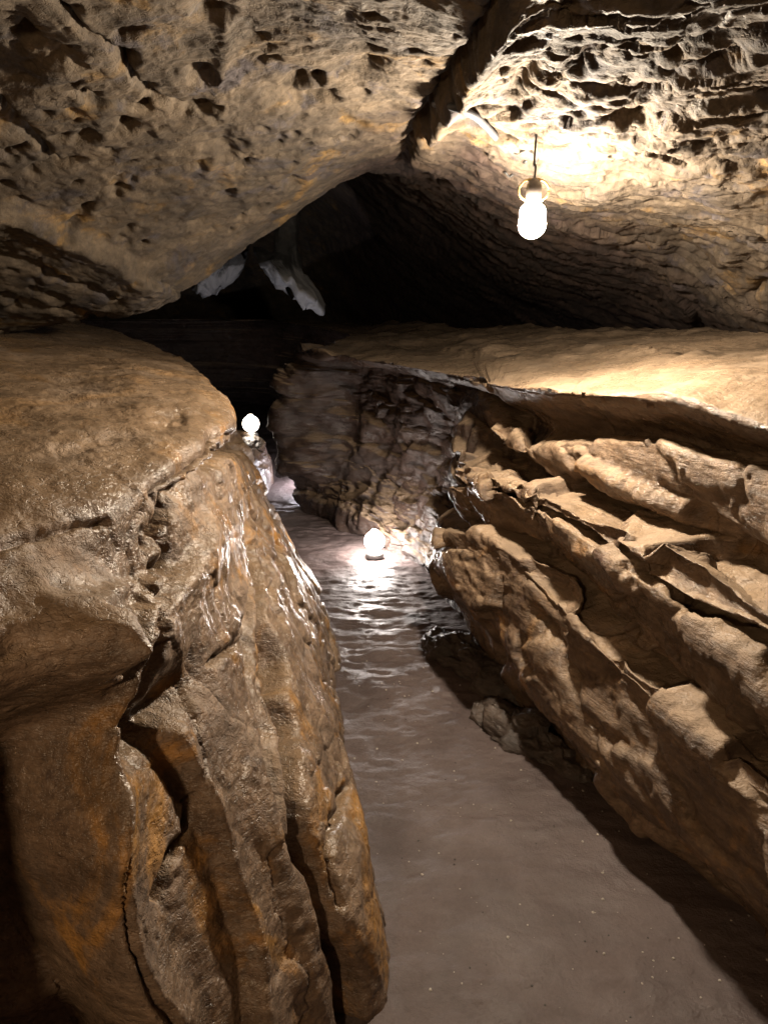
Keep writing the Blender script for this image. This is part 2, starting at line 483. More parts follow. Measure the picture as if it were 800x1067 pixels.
ST = [
    ('blob', 585, 612, 26, 12, 50, -.07), ('blob', 545, 520, 18, 9, 50, -.07), ('blob', 620, 660, 26, 9, 55, -.05),
    ('blob', 513, 462, 14, 18, 0, .05), ('blob', 545, 452, 14, 20, 20, -.05),
    ('step', [(690, 366), (720, 372), (760, 378), (810, 380)], .035, 26, 1.5, 0),
    ('crack', [(560, 640), (585, 690), (600, 720)], .03, 5, 0, 0), ('crack', [(690, 800), (720, 850)], .02, 4, 0, 0),
]
D = blur(resculpt(G, N, D, ST, 4.0, 1, True), 1)
G = G + N * D[..., None]
N2 = normals(G, True)
d2 = 0.005 * fbm(np.stack([G[..., 0], G[..., 1], tilt], -1), (6, 5, 24), 5, 61, ridged=True, rot=False) * (1 - .6 * shelf) * (1 - .8 * np.exp(-((vi - lipi) / 14.0) ** 2)) + 0.004 * fbm(G, (45, 45, 60), 3, 71)
G = G + N2 * d2[..., None]
sn = fbm(G, (3, 3, 3), 5, 81, gain=.6)
shade_tone = .93 * sstep(2.95, 3.7, G[..., 1] + 1.0 * sn - .1 * shelf)
o = mesh_grid('rock_wall', G, M_right, True, shade_tone)
tag(o, 'layered brown rock wall with broken slabs below a flat shelf under the hanging bulb', 'rock wall')

# ================================================================== LEFT WALL
ZL = [-0.15, 0.0, 0.2, 0.45, 0.7, 0.95, 1.12]
def ls(Y, xs, lip, mid, back):
    return [(x, Y, z) for x, z in zip(xs, ZL)] + [lip, mid, back]
LW = [
    ls(-2.2, [-.5, -.48, -.5, -.55, -.6, -.62, -.66], (-.72, -2.2, 1.25), (-1.3, -2.2, 1.32), (-3.0, -2.2, 1.45)),
    ls(-0.6, [-.5, -.48, -.5, -.55, -.6, -.62, -.66], (-.72, -.6, 1.25), (-1.3, -.6, 1.32), (-3.0, -.6, 1.45)),
    ls(0.3, [-.42, -.4, -.44, -.5, -.56, -.6, -.64], (-.7, .3, 1.25), (-1.3, .5, 1.32), (-3.0, 1.0, 1.45)),
    ls(0.72, [-.82, -.82, -.82, -.80, -.76, -.66, -.62], (-.80, .72, 1.245), (-1.2, 1.1, 1.31), (-3.0, 1.9, 1.45)),
    ls(0.90, [-.42, -.42, -.44, -.48, -.53, -.55, -.57], (-.73, .9, 1.243), (-1.17, 1.35, 1.31), (-2.95, 2.2, 1.45)),
    ls(1.1, [-.24, -.22, -.26, -.34, -.43, -.50, -.52], (-.65, 1.1, 1.24), (-1.15, 1.65, 1.31), (-2.9, 2.6, 1.45)),
    ls(1.45, [-.02, .00, -.06, -.20, -.34, -.43, -.46], (-.52, 1.42, 1.235), (-1.05, 2.15, 1.31), (-2.7, 3.4, 1.45)),
    ls(1.8, [-.06, -.05, -.12, -.24, -.35, -.43, -.45], (-.44, 1.8, 1.23), (-1.0, 2.6, 1.3), (-2.5, 4.0, 1.42)),
    ls(2.25, [-.14, -.14, -.20, -.30, -.39, -.47, -.49], (-.49, 2.3, 1.22), (-.95, 3.1, 1.28), (-2.4, 4.8, 1.38)),
    ls(2.75, [-.17, -.18, -.24, -.36, -.46, -.56, -.60], (-.62, 2.75, 1.21), (-.95, 3.5, 1.26), (-2.3, 5.4, 1.34)),
    ls(3.3, [-.24, -.26, -.34, -.45, -.56, -.68, -.76], (-.82, 3.15, 1.20), (-1.05, 3.9, 1.24), (-2.3, 5.9, 1.3)),
    ls(3.8, [-.36, -.38, -.48, -.58, -.68, -.84, -.96], (-1.05, 3.6, 1.19), (-1.3, 4.3, 1.22), (-2.6, 6.2, 1.25)),
    ls(4.25, [-.50, -.53, -.62, -.72, -.84, -.95, -1.08], (-1.2, 4.1, 1.18), (-1.7, 4.7, 1.2), (-3.0, 6.3, 1.2)),
    ls(4.7, [-.68, -.70, -.82, -.96, -1.1, -1.2, -1.35], (-1.5, 4.6, 1.15), (-2.2, 5.0, 1.18), (-3.4, 6.3, 1.15)),
    [(-.95, 5.3, -.15), (-.97, 5.3, 0), (-1.02, 5.3, .2), (-1.15, 5.25, .36), (-1.4, 5.2, .6), (-1.6, 5.1, .9), (-1.75, 5.05, 1.1), (-1.95, 5.1, 1.15), (-2.6, 5.3, 1.15), (-3.6, 6.3, 1.12)],
    [(-.95, 6.2, -.15), (-.97, 6.2, 0), (-1.0, 6.2, .22), (-1.06, 6.25, .34), (-1.5, 6.1, .42), (-1.9, 6.0, .7), (-2.2, 5.8, 1.0), (-2.5, 5.9, 1.1), (-3.0, 6.0, 1.12), (-3.9, 6.5, 1.1)],
    [(-1.9, 7.2, -.15), (-1.9, 7.2, 0), (-1.95, 7.15, .2), (-2.0, 7.1, .34), (-2.3, 7.0, .45), (-2.6, 6.7, .7), (-2.9, 6.4, 1.0), (-3.1, 6.4, 1.1), (-3.4, 6.5, 1.12), (-4.2, 6.8, 1.1)],
    [(-4.4, 7.4, -.15), (-4.4, 7.4, 0), (-4.4, 7.35, .2), (-4.4, 7.3, .45), (-4.4, 7.2, .7), (-4.4, 7.1, .95), (-4.4, 7.1, 1.1), (-4.4, 7.2, 1.15), (-4.4, 7.4, 1.12), (-4.6, 7.7, 1.12)],
]
nu = [16, 16, 50, 60, 70, 90, 90, 80, 80, 70, 50, 40, 40, 40, 30, 16, 8]
nv = [10, 60, 70, 70, 66, 50, 40, 80, 50]
G = loft(LW, nu, nv)
N = normals(G, False)
if N[250, 150, 0] < 0: print('LW normal wrong')
shelf = sstep(1.16, 1.25, G[..., 2])
D = 0.03 * fbm(G, (1.8, 1.8, 1.5), 4, 103) * (1 - 0.5 * shelf)
D += 0.008 * (1 - shelf) * fbm(G, (5, 5, 2.2), 3, 111, ridged=True)
D += 0.018 * shelf * fbm(G, (3, 3, 3), 5, 115) + .010 * fbm(G, (8, 8, 5), 5, 116, gain=.6)
ST = [
    # under-lip shadow and vertical cleft behind the near buttress
    ('crack', [(238, 462), (200, 485), (168, 515), (158, 555), (165, 590)], .09, 10, 0, 0),
    ('blob', 90, 672, 50, 50, -30, .16),
    ('step', [(-20, 655), (30, 640), (70, 622), (150, 600)], .022, 20, 2, 0),
    ('step', [(0, 690), (40, 668), (80, 645), (150, 628)], .022, 20, 2, 0),
    ('step', [(0, 745), (50, 705), (90, 675), (150, 655)], .025, 24, 2, 0),
    ('crack', [(-20, 575), (40, 560), (110, 545)], .02, 4, 0, 0),
    ('blob', 155, 745, 56, 24, -50, -.10),
    ('crack', [(124, 900), (120, 940), (128, 985), (152, 1030), (192, 1075)], .025, 7, 0, 0),
    ('crack', [(200, 830), (190, 870), (170, 905), (158, 940)], .035, 4, 0, 0),
    ('crack', [(358, 820), (342, 860), (336, 900), (345, 940)], .04, 5, 0, 0),
    ('blob', 340, 985, 12, 11, 0, -.05),
    ('crack', [(258, 560), (280, 600), (290, 640)], .02, 4, 0, 0),
    ('crack', [(225, 690), (245, 670), (250, 650)], .03, 4, 0, 0),
    ('blob', 225, 560, 22, 50, 10, .03),
    # shelf wrinkles
    ('crack', [(60, 470), (130, 455), (190, 440)], .012, 6, 0, 0),
    ('ridge', [(95, 420), (150, 425), (200, 428)], .012, 10, 0, 0),
    ('step', [(150, 385), (200, 395), (245, 410)], .02, 30, 3, 0),
]
f1, f2, cv = worley(G * np.array([5, 5, 3.2]) + 0.4 * fbm(G, (6, 6, 6), 3, 123)[..., None], 131)
far = sstep(1.9, 2.9, G[..., 1])
D += (1 - shelf) * ((0.012 + .03 * far) * (cv - 0.5) - (0.003 + .02 * far) * np.exp(-((f2 - f1) / 0.08) ** 2))
FY = [540, 600, 640, 680, 740, 800, 860, 920, 990, 1067, 1200]
FL_ = [  # folds of the wall: place of each fold line on the picture at those heights, and its jut
    ([-400] * 11, -.16), ([120, 100, 60, 40, 40, 44, 46, 48, 52, 60, 80], -.20),
    ([150, 132, 110, 95, 84, 78, 76, 80, 86, 98, 120], -.01), ([160, 150, 130, 120, 112, 108, 106, 110, 124, 150, 190], .06),
    ([172, 160, 142, 134, 140, 150, 150, 152, 168, 190, 220], .0),
    ([188, 176, 148, 142, 150, 176, 200, 222, 238, 244, 250], -.01),
    ([196, 184, 154, 149, 158, 184, 208, 230, 246, 252, 260], .06),
    ([205, 196, 176, 170, 176, 200, 222, 244, 258, 264, 272], .03), ([216, 210, 200, 198, 204, 222, 242, 262, 276, 290, 300], .015),
    ([232, 236, 238, 240, 250, 268, 281, 296, 313, 322, 350], .035), ([238, 242, 246, 252, 264, 280, 292, 306, 323, 332, 362], -.12),
    ([243, 249, 254, 262, 276, 291, 303, 316, 332, 342, 372], .03), ([256, 280, 294, 306, 322, 338, 346, 356, 366, 370, 390], .05),
    ([290, 310, 325, 335, 342, 350, 358, 374, 384, 384, 400], .0), ([1400] * 11, .0)]
def flutes(P):
    px, py, dep = project(P)
    w1 = fbm(P, (5, 5, 3), 4, 171); w0 = fbm(P, (2.3, 2.3, 3.2), 2, 177); px = px + 10 * w1 + 22 * w0 - 16
    out = np.zeros(px.shape)
    xk = [np.interp(py, FY, a) for a, _ in FL_]
    low = sstep(700, 800, py)
    for k in range(len(FL_) - 1):
        m = (px >= xk[k]) & (px < xk[k + 1])
        t = (px - xk[k]) / np.maximum(xk[k + 1] - xk[k], 1)
        t = np.clip(t, 0, 1); t = t * t * (3 - 2 * t)
        out = np.where(m, FL_[k][1] * (1 - t) * (low if k < 2 else 1) + FL_[k + 1][1] * t * (low if k < 1 else 1), out)
    return out * sstep(520, 640, py + 0 * px) * (dep > .2) * (1 + .6 * fbm(P, (2.6, 2.6, 4), 3, 178))
for it in range(3):
    Q = G + N * blur(D + (0 if it == 0 else FLT), 7)[..., None]
    FLT = flutes(Q) * (1 - shelf) if it == 0 else .5 * FLT + .5 * flutes(Q) * (1 - shelf)
D = D + blur(FLT, 3)
D = resculpt(G, N, D, ST, 4.5, 2, False)
G = G + N * D[..., None]
N2 = normals(G, False)
d2 = 0.004 * fbm(G, (16, 16, 6), 4, 161, ridged=True) * (1 - .6 * shelf) + 0.003 * fbm(G, (45, 45, 45), 3, 171)
G = G + N2 * d2[..., None]
shade_tone = .9 * sstep(4.1, 4.6, G[..., 1] + .5 * fbm(G, (3, 3, 3), 5, 181, gain=.6))
o = mesh_grid('rock_wall', G, M_left, False, shade_tone)
tag(o, 'smooth wet brown rock wall with deep vertical folds and a rounded muddy shelf, left of the path', 'rock wall')

# ================================================================== CEILING
def cw(px, py, Y): return W(px, py, Y)
CE = [  # rows from behind the camera forward; columns from far left to far right
    [(-3.2, -2.2, 1.2), (-2.2, -2.2, 1.6), (-1.2, -2.2, 2.1), (-.6, -2.2, 2.2), (0, -2.2, 2.25), (.6, -2.2, 2.2), (1.2, -2.2, 2.15), (2.2, -2.2, 1.9), (3.5, -2.2, 1.3)],
    [(-3.2, -.3, 1.2), (-2.0, -.3, 1.6), (-1.1, -.3, 2.05), (-.5, -.3, 2.15), (0, -.3, 2.2), (.6, -.3, 2.15), (1.2, -.3, 2.1), (2.2, -.3, 1.85), (3.5, -.3, 1.3)],
    [(-3.2, 1.0, 1.2), (-1.9, 1.0, 1.6), (-1.0, 1.0, 2.0), (-.4, 1.0, 2.1), (0.05, 1.0, 2.08), (.6, 1.0, 2.0), (1.1, 1.0, 1.98), (2.1, 1.0, 1.8), (3.5, 1.0, 1.3)],
    [(-3.2, 1.7, 1.2), cw(-120, 60, 1.8), cw(60, 20, 1.7), cw(240, -10, 1.7), cw(400, -5, 1.55), cw(560, -10, 1.36), cw(730, -10, 1.3), cw(1000, 40, 1.4), (3.5, 1.6, 1.3)],
    [(-3.2, 2.3, 1.25), cw(-140, 190, 2.3), cw(50, 130, 2.3), cw(240, 90, 2.2), cw(400, 80, 2.1), cw(560, 80, 1.93), cw(710, 90, 1.85), cw(950, 150, 1.9), (3.5, 2.3, 1.3)],
    [(-3.2, 2.8, 1.3), cw(-120, 270, 2.8), cw(60, 240, 2.9), cw(260, 190, 2.9), cw(410, 130, 2.7), cw(560, 150, 2.40), cw(700, 165, 2.35), cw(900, 220, 2.3), (3.5, 2.8, 1.3)],
    [(-3.2, 3.2, 1.3), cw(-100, 325, 3.2), cw(132, 325, 3.5), cw(268, 248, 3.6), cw(405, 162, 3.25), cw(545, 200, 2.85), cw(680, 215, 2.8), cw(870, 265, 2.6), (3.5, 3.2, 1.3)],
    [(-3.2, 3.6, 1.2), (-2.6, 3.8, 1.3), (-1.7, 4.0, 1.52), cw(290, 200, 4.0), cw(424, 176, 3.7), cw(548, 228, 3.4), cw(690, 245, 3.2), cw(850, 300, 2.9), (3.5, 3.6, 1.25)],
    [(-3.6, 5.4, 1.2), (-3.0, 5.4, 2.1), (-2.0, 5.4, 2.6), (-1.0, 5.6, 2.8), cw(432, 215, 5.4), cw(545, 285, 5.0), cw(695, 292, 3.75), cw(830, 325, 3.05), (3.5, 3.9, 1.2)],
    [(-4.8, 9.4, 1.1), (-3.8, 9.6, 2.0), (-2.6, 9.6, 2.4), (-1.0, 9.6, 2.5), cw(440, 290, 8.4), cw(545, 322, 6.8), cw(695, 330, 4.4), cw(830, 342, 3.1), (3.5, 4.1, 1.1)],
    [(-5, 12.2, .8), (-3.8, 12.4, .8), (-2.2, 12.6, .8), (-1.0, 12.8, .8), (0.5, 11.0, .8), (1.6, 8.4, .9), (2.1, 5.0, 1.1), (2.2, 3.7, 1.1), (3.5, 4.4, 1.0)],
]
nu = [10, 16, 40, 90, 90, 110, 50, 50, 40, 30]
nv = [20, 70, 90, 90, 90, 90, 80, 30]
G = loft(CE, nu, nv)
N = normals(G, False)
if N[200, 250, 2] > 0: print('CE normal wrong')
px, py, dep = project(G)
right = sstep(-40, 40, (px - 430) - (130 - py) * 0.8)       # right of the dark groove
D = 0.05 * fbm(G, (1.4, 1.4, 1.4), 4, 203)
# left side: scalloped pits; right side: overlapping flaky ledges running up to the right
w = 0.35 * fbm(G, (5, 5, 5), 3, 223)[..., None]
f1, f2, cv = worley(G * np.array([7, 5.0, 6]) + w, 231)
D += -(0.7 * (1 - right) + .25) * 0.035 * np.where(cv > 0.8, 1 - sstep(0.12, 0.42, f1), 0)
f1, f2, cv = worley(G * np.array([15, 11, 12]) + w, 241)
D += -0.014 * np.where(cv > 0.78, 1 - sstep(0.15, 0.42, f1), 0)
# flat flakes, long axis running up to the right
u_ = G[..., 0] * .34 + G[..., 1] * .94; v_ = G[..., 0] * .94 - G[..., 1] * .34
wv = fbm(G, (2.5, 2.5, 2.5), 4, 263)
q = u_ * 5.5 + 1.5 * fbm(np.stack([u_ * 3, v_ * 1.5, G[..., 2]], -1), (1, 1, 1), 4, 251)
fr = q - np.floor(q)
fr = 1 - fr
D += (0.12 + 0.88 * right) * 0.032 * (fr * sstep(1.0, 0.86, fr) - .4) * sstep(-.3, .3, fbm(G, (2, 2, 2), 3, 261))
fa, gp = facets(np.stack([u_ * 8 + .9 * wv, v_ * 2.6 + .7 * wv, G[..., 2] * 2], -1), 265)
D += (0.15 + .85 * right) * 0.014 * np.tanh(fa * 1.5)
fa, gp = facets(np.stack([u_ * 17 + .9 * wv, v_ * 7 + .6 * wv, G[..., 2] * 4], -1), 267)
D += (0.25 + .75 * right) * 0.008 * np.tanh(fa * 1.5)
f1, f2, cv = worley(np.stack([u_ * 20, v_ * 9, G[..., 2] * 6], -1) + 1.2 * wv[..., None], 269)
D += -0.018 * np.where(cv > 0.45, 1 - sstep(0.12, 0.4, f1), 0) * sstep(-.35, .1, fbm(G, (1.7, 1.7, 1.7), 3, 270))
f1, f2, cv = worley(np.stack([u_ * 11, v_ * 6, G[..., 2] * 4], -1) + .8 * wv[..., None], 272)
D += -0.024 * np.where(cv > 0.52, 1 - sstep(0.12, 0.4, f1), 0)
ST = [
    # main diagonal groove between the dome and the bulb side
    ('crack', [(420, 165), (430, 130), (452, 100), (478, 60), (505, 25), (530, -20)], .05, 8, 0, 0),
    ('ridge', [(452, 140), (478, 100), (500, 60), (530, 20)], .06, 16, 0, 0),
    # dark recess top middle
    ('blob', 545, 75, 26, 12, -40, -.04), ('blob', 700, 50, 40, 7, -25, -.03),
    ('step', [(540, 110), (575, 95), (635, 92)], .03, 26, 2, 0),
    ('step', [(600, 120), (660, 100), (740, 70), (800, 40)], .025, 30, 2, 0),
    ('step', [(620, 155), (660, 145), (712, 145)], .028, 26, 2, 0),
    ('step', [(630, 190), (680, 178), (740, 170)], .025, 24, 2, 0),
    ('step', [(700, 125), (740, 108), (800, 92)], .028, 28, 2, 0),
    # cracks on the dome
    ('crack', [(60, 0), (95, 30), (130, 55), (138, 78), (165, 100), (190, 106), (225, 106)], .035, 3, 0, 0),
    ('crack', [(0, 105), (20, 125), (40, 140), (60, 165)], .04, 4, 0, 0),
    ('crack', [(90, 95), (105, 103), (130, 103), (155, 108)], .06, 4, 0, 0),
    ('blob', 133, 57, 9, 9, 0, -.05), ('blob', 100, 102, 9, 7, 0, -.045), ('blob', 133, 128, 8, 7, 0, -.05), ('blob', 124, 196, 7, 4, -10, -.07),
    ('blob', 30, 28, 22, 8, 40, -.03), ('blob', 65, 55, 18, 14, 20, -.03), ('blob', 88, 214, 8, 4, -20, -.06),
    ('blob', 300, 98, 22, 11, 5, -.04), ('blob', 315, 77, 12, 7, -10, -.04), ('blob', 333, 77, 5, 6, 0, -.07), ('blob', 378, 66, 26, 20, -10, -.03),
    ('ridge', [(232, 10), (230, 70), (226, 130), (215, 180)], .010, 9, 0, 0),
    ('blob', 205, 105, 10, 5, 0, -.05), ('blob', 230, 150, 20, 14, -20, -.04),
    # left wall band between dome and shelf
    ('step', [(0, 215), (40, 228), (90, 250), (150, 285)], .10, 30, 3, 0),
    ('crack', [(0, 262), (40, 272), (80, 295), (130, 310)], .03, 4, 0, 0),
    ('crack', [(0, 308), (50, 318), (110, 330)], .04, 4, 0, 0),
    # right: curved alcove over the shelf
    ('step', [(640, 240), (690, 250), (712, 280), (718, 310)], .06, 40, 4, 0),
    ('blob', 756, 268, 12, 10, 0, .04), ('crack', [(780, 305), (800, 290), (820, 280)], .04, 5, 0, 0),
    ('blob', 590, 95, 26, 8, -15, -.03), ('blob', 660, 110, 30, 6, -12, -.03), ('blob', 610, 60, 30, 7, -25, -.03), ('blob', 740, 60, 30, 7, -18, -.03),
]
D = resculpt(G, N, D, ST, 4.0, 3, False)
G = G + N * D[..., None]
N2 = normals(G, False)
d2 = (0.007 + 0.002 * right) * fbm(G, (16, 16, 16), 4, 291, ridged=True) + 0.003 * fbm(G, (45, 45, 45), 3, 295)
G = G + N2 * d2[..., None]
CEIL = G
sn = fbm(G, (2.5, 2.5, 2.5), 5, 298, gain=.6)
shade_tone = .9 * sstep(2.4, 3.3, G[..., 1] + .8 * sn - .55 * (G[..., 0] - .6) * (G[..., 0] > .6)) * sstep(330, 380, project(G)[0])
o = mesh_grid('cave_ceiling', G, M_ceil, False, shade_tone)
tag(o, 'low pitted tan and grey rock ceiling of the cave', 'ceiling', kind='structure')

# ================================================================== FLOOR
xs = np.linspace(-5, 1.6, 470); ys = np.concatenate([np.linspace(-2.3, 1.0, 60)[:-1], np.linspace(1.0, 5.6, 620), np.linspace(5.6, 13, 120)[1:]])
X, Y = np.meshgrid(xs, ys, indexing='ij')
G = np.stack([X, Y, np.zeros_like(X)], -1)
farf = sstep(2.2, 3.4, Y)
rip = 1.15 * fbm(np.stack([X * 5.5, Y * 13 + 1.5 * X, X * 0], -1), (1, 1, 1), 5, 303, rot=False, gain=.55)
Z = 0.018 * fbm(G, (1.6, 1.6, 1), 3, 301) + (0.005 + 0.008 * farf) * rip + 0.004 * fbm(G, (14, 14, 1), 4, 305) + 0.006 * fbm(G, (9, 16, 1), 5, 307, ridged=True, gain=.6)
G[..., 2] = Z
FL = G
o = mesh_grid('path', G, M_floor, False)
tag(o, 'damp grey brown mud path with ripples running between the rock walls', 'path', kind='structure')

def pendant(cx, cy, top, tip, rx, ry, seed, label, lean=0.0, shear=0.0):
    a = np.linspace(0, 2 * math.pi, 120); t = np.linspace(0, 1, 90)
    A, T = np.meshgrid(a, t, indexing='ij')
    r = (.22 + .78 * sstep(.84, .93, T)) * (1 - T ** 14) ** .6 + .005
    P = np.stack([cx + rx * r * np.cos(A) + lean * T, cy + ry * r * np.sin(A), top + (tip - top) * T], -1)
    c = np.stack([np.cos(A), np.sin(A), -0.4 * T], -1)
    P = P + c * (0.06 * fbm(P, (3, 3, 3), 4, seed) + .05 * fbm(P, (8, 8, 5), 4, seed + 5, ridged=True))[..., None] * (1 - .0 * T[..., None])
    P[..., 2] = P[..., 2] - shear * (P[..., 0] - cx) * T + .10 * T * fbm(P, (9, 9, 2), 3, seed + 9)
    P[-1] = P[0]
    o = mesh_grid('hanging_rock', P, M_lit_tip, False)
    tag(o, label, 'rock')
M_lit_tip = rock_material('dark rock with painted lit tip', (0.012, 0.012, 0.012), (0.025, 0.024, 0.024), (0.025, 0.02, 0.015), (0.01, 0.01, 0.01), rough=(.6, .85), lit_tip=(1.74, 1.64, (0.15, 0.15, 0.155)))  # near-black body coloured as if unlit, lower end as if lit
pendant(-.82, 6.5, 3.1, 1.54, .30, .40, 401, 'jagged rock with a painted lit tip hanging from the dark far ceiling, the larger one above the bend', .05, .75)
pendant(-1.50, 7.0, 3.1, 1.52, .30, .40, 431, 'small rock sliver with a painted lit tip hanging left of the larger one in the dark far ceiling', .05, -.7)

def low_rock(cx, cy, rx, ry, rz, ang, seed, label):
    a = np.linspace(0, 2 * math.pi, 140); t = np.linspace(-.45, math.pi / 2, 60)
    A, T = np.meshgrid(a, t, indexing='ij')
    L = np.stack([rx * np.cos(T) * np.cos(A), ry * np.cos(T) * np.sin(A), rz * np.sin(T)], -1)
    ca, sa = math.cos(ang), math.sin(ang)
    P = np.stack([cx + L[..., 0] * ca - L[..., 1] * sa, cy + L[..., 0] * sa + L[..., 1] * ca, L[..., 2]], -1)
    n = np.stack([np.cos(T) * np.cos(A + ang), np.cos(T) * np.sin(A + ang), np.sin(T)], -1)
    fa, gp = facets(P * np.array([9, 9, 14]), seed)
    P = P + n * (.045 * fa + .025 * fbm(P, (14, 14, 18), 5, seed + 3, ridged=True))[..., None]
    P[-1] = P[0]
    o = mesh_grid('rock', P, M_wet, False)
    tag(o, label, 'rock')
M_wet = rock_material('dark wet rock', (0.05, 0.04, 0.035), (0.10, 0.075, 0.06), (0.12, 0.07, 0.03), (0.03, 0.025, 0.022), rough=(.35, .7), bump=.012)
low_rock(.37, 2.95, .34, .10, .10, -1.05, 501, 'low dark wet rock at the foot of the layered wall, nearer the floor lamp')
low_rock(.53, 2.38, .28, .08, .07, -1.0, 521, 'low dark wet rock at the foot of the layered wall, nearer the viewer')

# back end of the passage behind the camera
Gb = np.array([[(x, -2.1, z) for z in np.linspace(-.2, 2.6, 60)] for x in np.linspace(-3.6, 3.8, 120)])
Gb[..., 1] += 0.12 * fbm(Gb, (1.5, 1.5, 1.5), 4, 311)
o = mesh_grid('rock_wall', Gb, M_ceil, True)
tag(o, 'rough rock wall closing the passage behind the viewer', 'rock wall')

#@@LAMPS
def link_mesh(name, bm_pts, faces, mat, parent=None, smooth=True):
    me = bpy.data.meshes.new(name); me.from_pydata(bm_pts, [], faces); me.update()
    if smooth:
        for p in me.polygons: p.use_smooth = True
    me.materials.append(mat)
    o = bpy.data.objects.new(name, me); COL.objects.link(o)
    if parent: o.parent = parent
    return o
def lathe(name, prof, mat, parent=None, n=24):
    v, f = [], []
    for r, z in prof:
        for k in range(n):
            a = 2 * math.pi * k / n
            v.append((r * math.cos(a), r * math.sin(a), z))
    for i in range(len(prof) - 1):
        for k in range(n):
            k2 = (k + 1) % n
            f.append((i * n + k, i * n + k2, (i + 1) * n + k2, (i + 1) * n + k))
    f.append(tuple(range(n))[::-1]); f.append(tuple((len(prof) - 1) * n + k for k in range(n)))
    return link_mesh(name, v, f, mat, parent)
def tube(name, pts, r, mat, parent=None, n=8):
    P = cr(np.array(pts, float), [8] * (len(pts) - 1))
    v, f = [], []
    up = Vector((0.13, 0.2, 1)).normalized()
    for i, p in enumerate(P):
        t = Vector(P[min(i + 1, len(P) - 1)] - P[max(i - 1, 0)]).normalized()
        a = t.cross(up)
        if a.length < .2: a = t.cross(Vector((1, 0, 0)))
        a.normalize(); b = t.cross(a)
        rr = r[min(i, len(r) - 1)] if isinstance(r, (list, tuple)) else r
        for k in range(n):
            g = 2 * math.pi * k / n
            v.append(tuple(Vector(p) + a * rr * math.cos(g) + b * rr * math.sin(g)))
    for i in range(len(P) - 1):
        for k in range(n):
            k2 = (k + 1) % n
            f.append((i * n + k, i * n + k2, (i + 1) * n + k2, (i + 1) * n + k))
    f.append(tuple(range(n))[::-1]); f.append(tuple((len(P) - 1) * n + k for k in range(n)))
    return link_mesh(name, v, f, mat, parent)
def empty(name, loc):
    o = bpy.data.objects.new(name, None); o.empty_display_size = .05
    COL.objects.link(o); o.location = loc; return o
def globe_profile(r, neck, h):
    pr = []
    for i in range(13):
        a = -math.pi / 2 + (math.pi * 0.86) * i / 12
        pr.append((max(r * math.cos(a), 0.0005), r * math.sin(a)))
    if h > .06: pr = pr[:8] + [(r * .93, r * .5), (r * .95, r * .8), (r * .85, r * 1.15), (r * .6, r * 1.38)]
    else: pr += [(neck * 1.15, r * 1.12)]
    pr += [(neck, h)]
    return pr
WARM = (1.0, 0.845, 0.655)
def hanging_lamp(loc, ceil_z, power, label, col=WARM):
    """loc = centre of the glass"""
    r = 0.038
    e = empty('hanging_lamp', loc)
    tag(e, label, 'lamp')
    lathe('bulb', globe_profile(r, .016, .061), emit('glowing bulb glass', col, power, r), e)
    s = lathe('socket', [(.017, .055), (.021, .058), (.021, .10), (.014, .112), (.006, .12)], M_socket, e)
    ring = [(0.042 * math.cos(a), 0.0, .088 + 0.030 * math.sin(a)) for a in np.linspace(-2.6, 5.75 - .06, 13)[:-1]]
    tube('wire_ring', ring, .0032, M_brass, e)
    tube('cord', [(0, 0, .118), (.002, .003, .15), (-.003, 0, (ceil_z - loc[2]) * .7), (0.0, 0.0, ceil_z - loc[2] + .03)], .0032, M_black, e)
    return e
def surf_z(x, y):
    d = (CEIL[..., 0] - x) ** 2 + (CEIL[..., 1] - y) ** 2
    return float(CEIL.reshape(-1, 3)[np.argmin(d), 2])
lp = W(554, 234, 2.25)
P_REAR = 62
hanging_lamp(lp, surf_z(lp[0], lp[1]), P_MAIN if 'P_MAIN' in globals() else 138, 'lit round bulb hanging on a short cord from the cave ceiling')
hanging_lamp((-0.65, -0.9, 1.8), surf_z(-0.65, -0.9), P_REAR, 'lit bulb hanging behind the viewer over the path', (1.0, .70, .42))

def floor_lamp(loc, power, col, label, r=.035, hood=True, rot=0):
    e = empty('floor_lamp', loc); e.rotation_euler = (0, 0, rot)
    tag(e, label, 'lamp')
    b = lathe('bulb', [(p[0], p[1] + r + .015) for p in globe_profile(r, .014, .045)][::1], emit('glowing floor bulb glass', col, power, r), e)
    lathe('base', [(.055, -.03), (.055, .0), (.03, .008), (.02, .018), (.0175, .022)], M_metal, e)
    return e
l2 = W(390, 553, 4.3)
floor_lamp((l2[0], l2[1], .03), 36, (1.0, .91, .85), 'bright bulb lamp standing on the mud path at the foot of the far wall', r=.06)
l3 = W(262, 452, 6.3)
floor_lamp((l3[0], l3[1], l3[2]), 3, (1.0, .86, .72), 'small distant lit lamp low on the rock beyond the end of the left shelf', r=.07)
floor_lamp((-.56, 5.95, .06), 44, (.95, .92, 1.0), 'pale lit lamp tucked behind the dark rock corner')

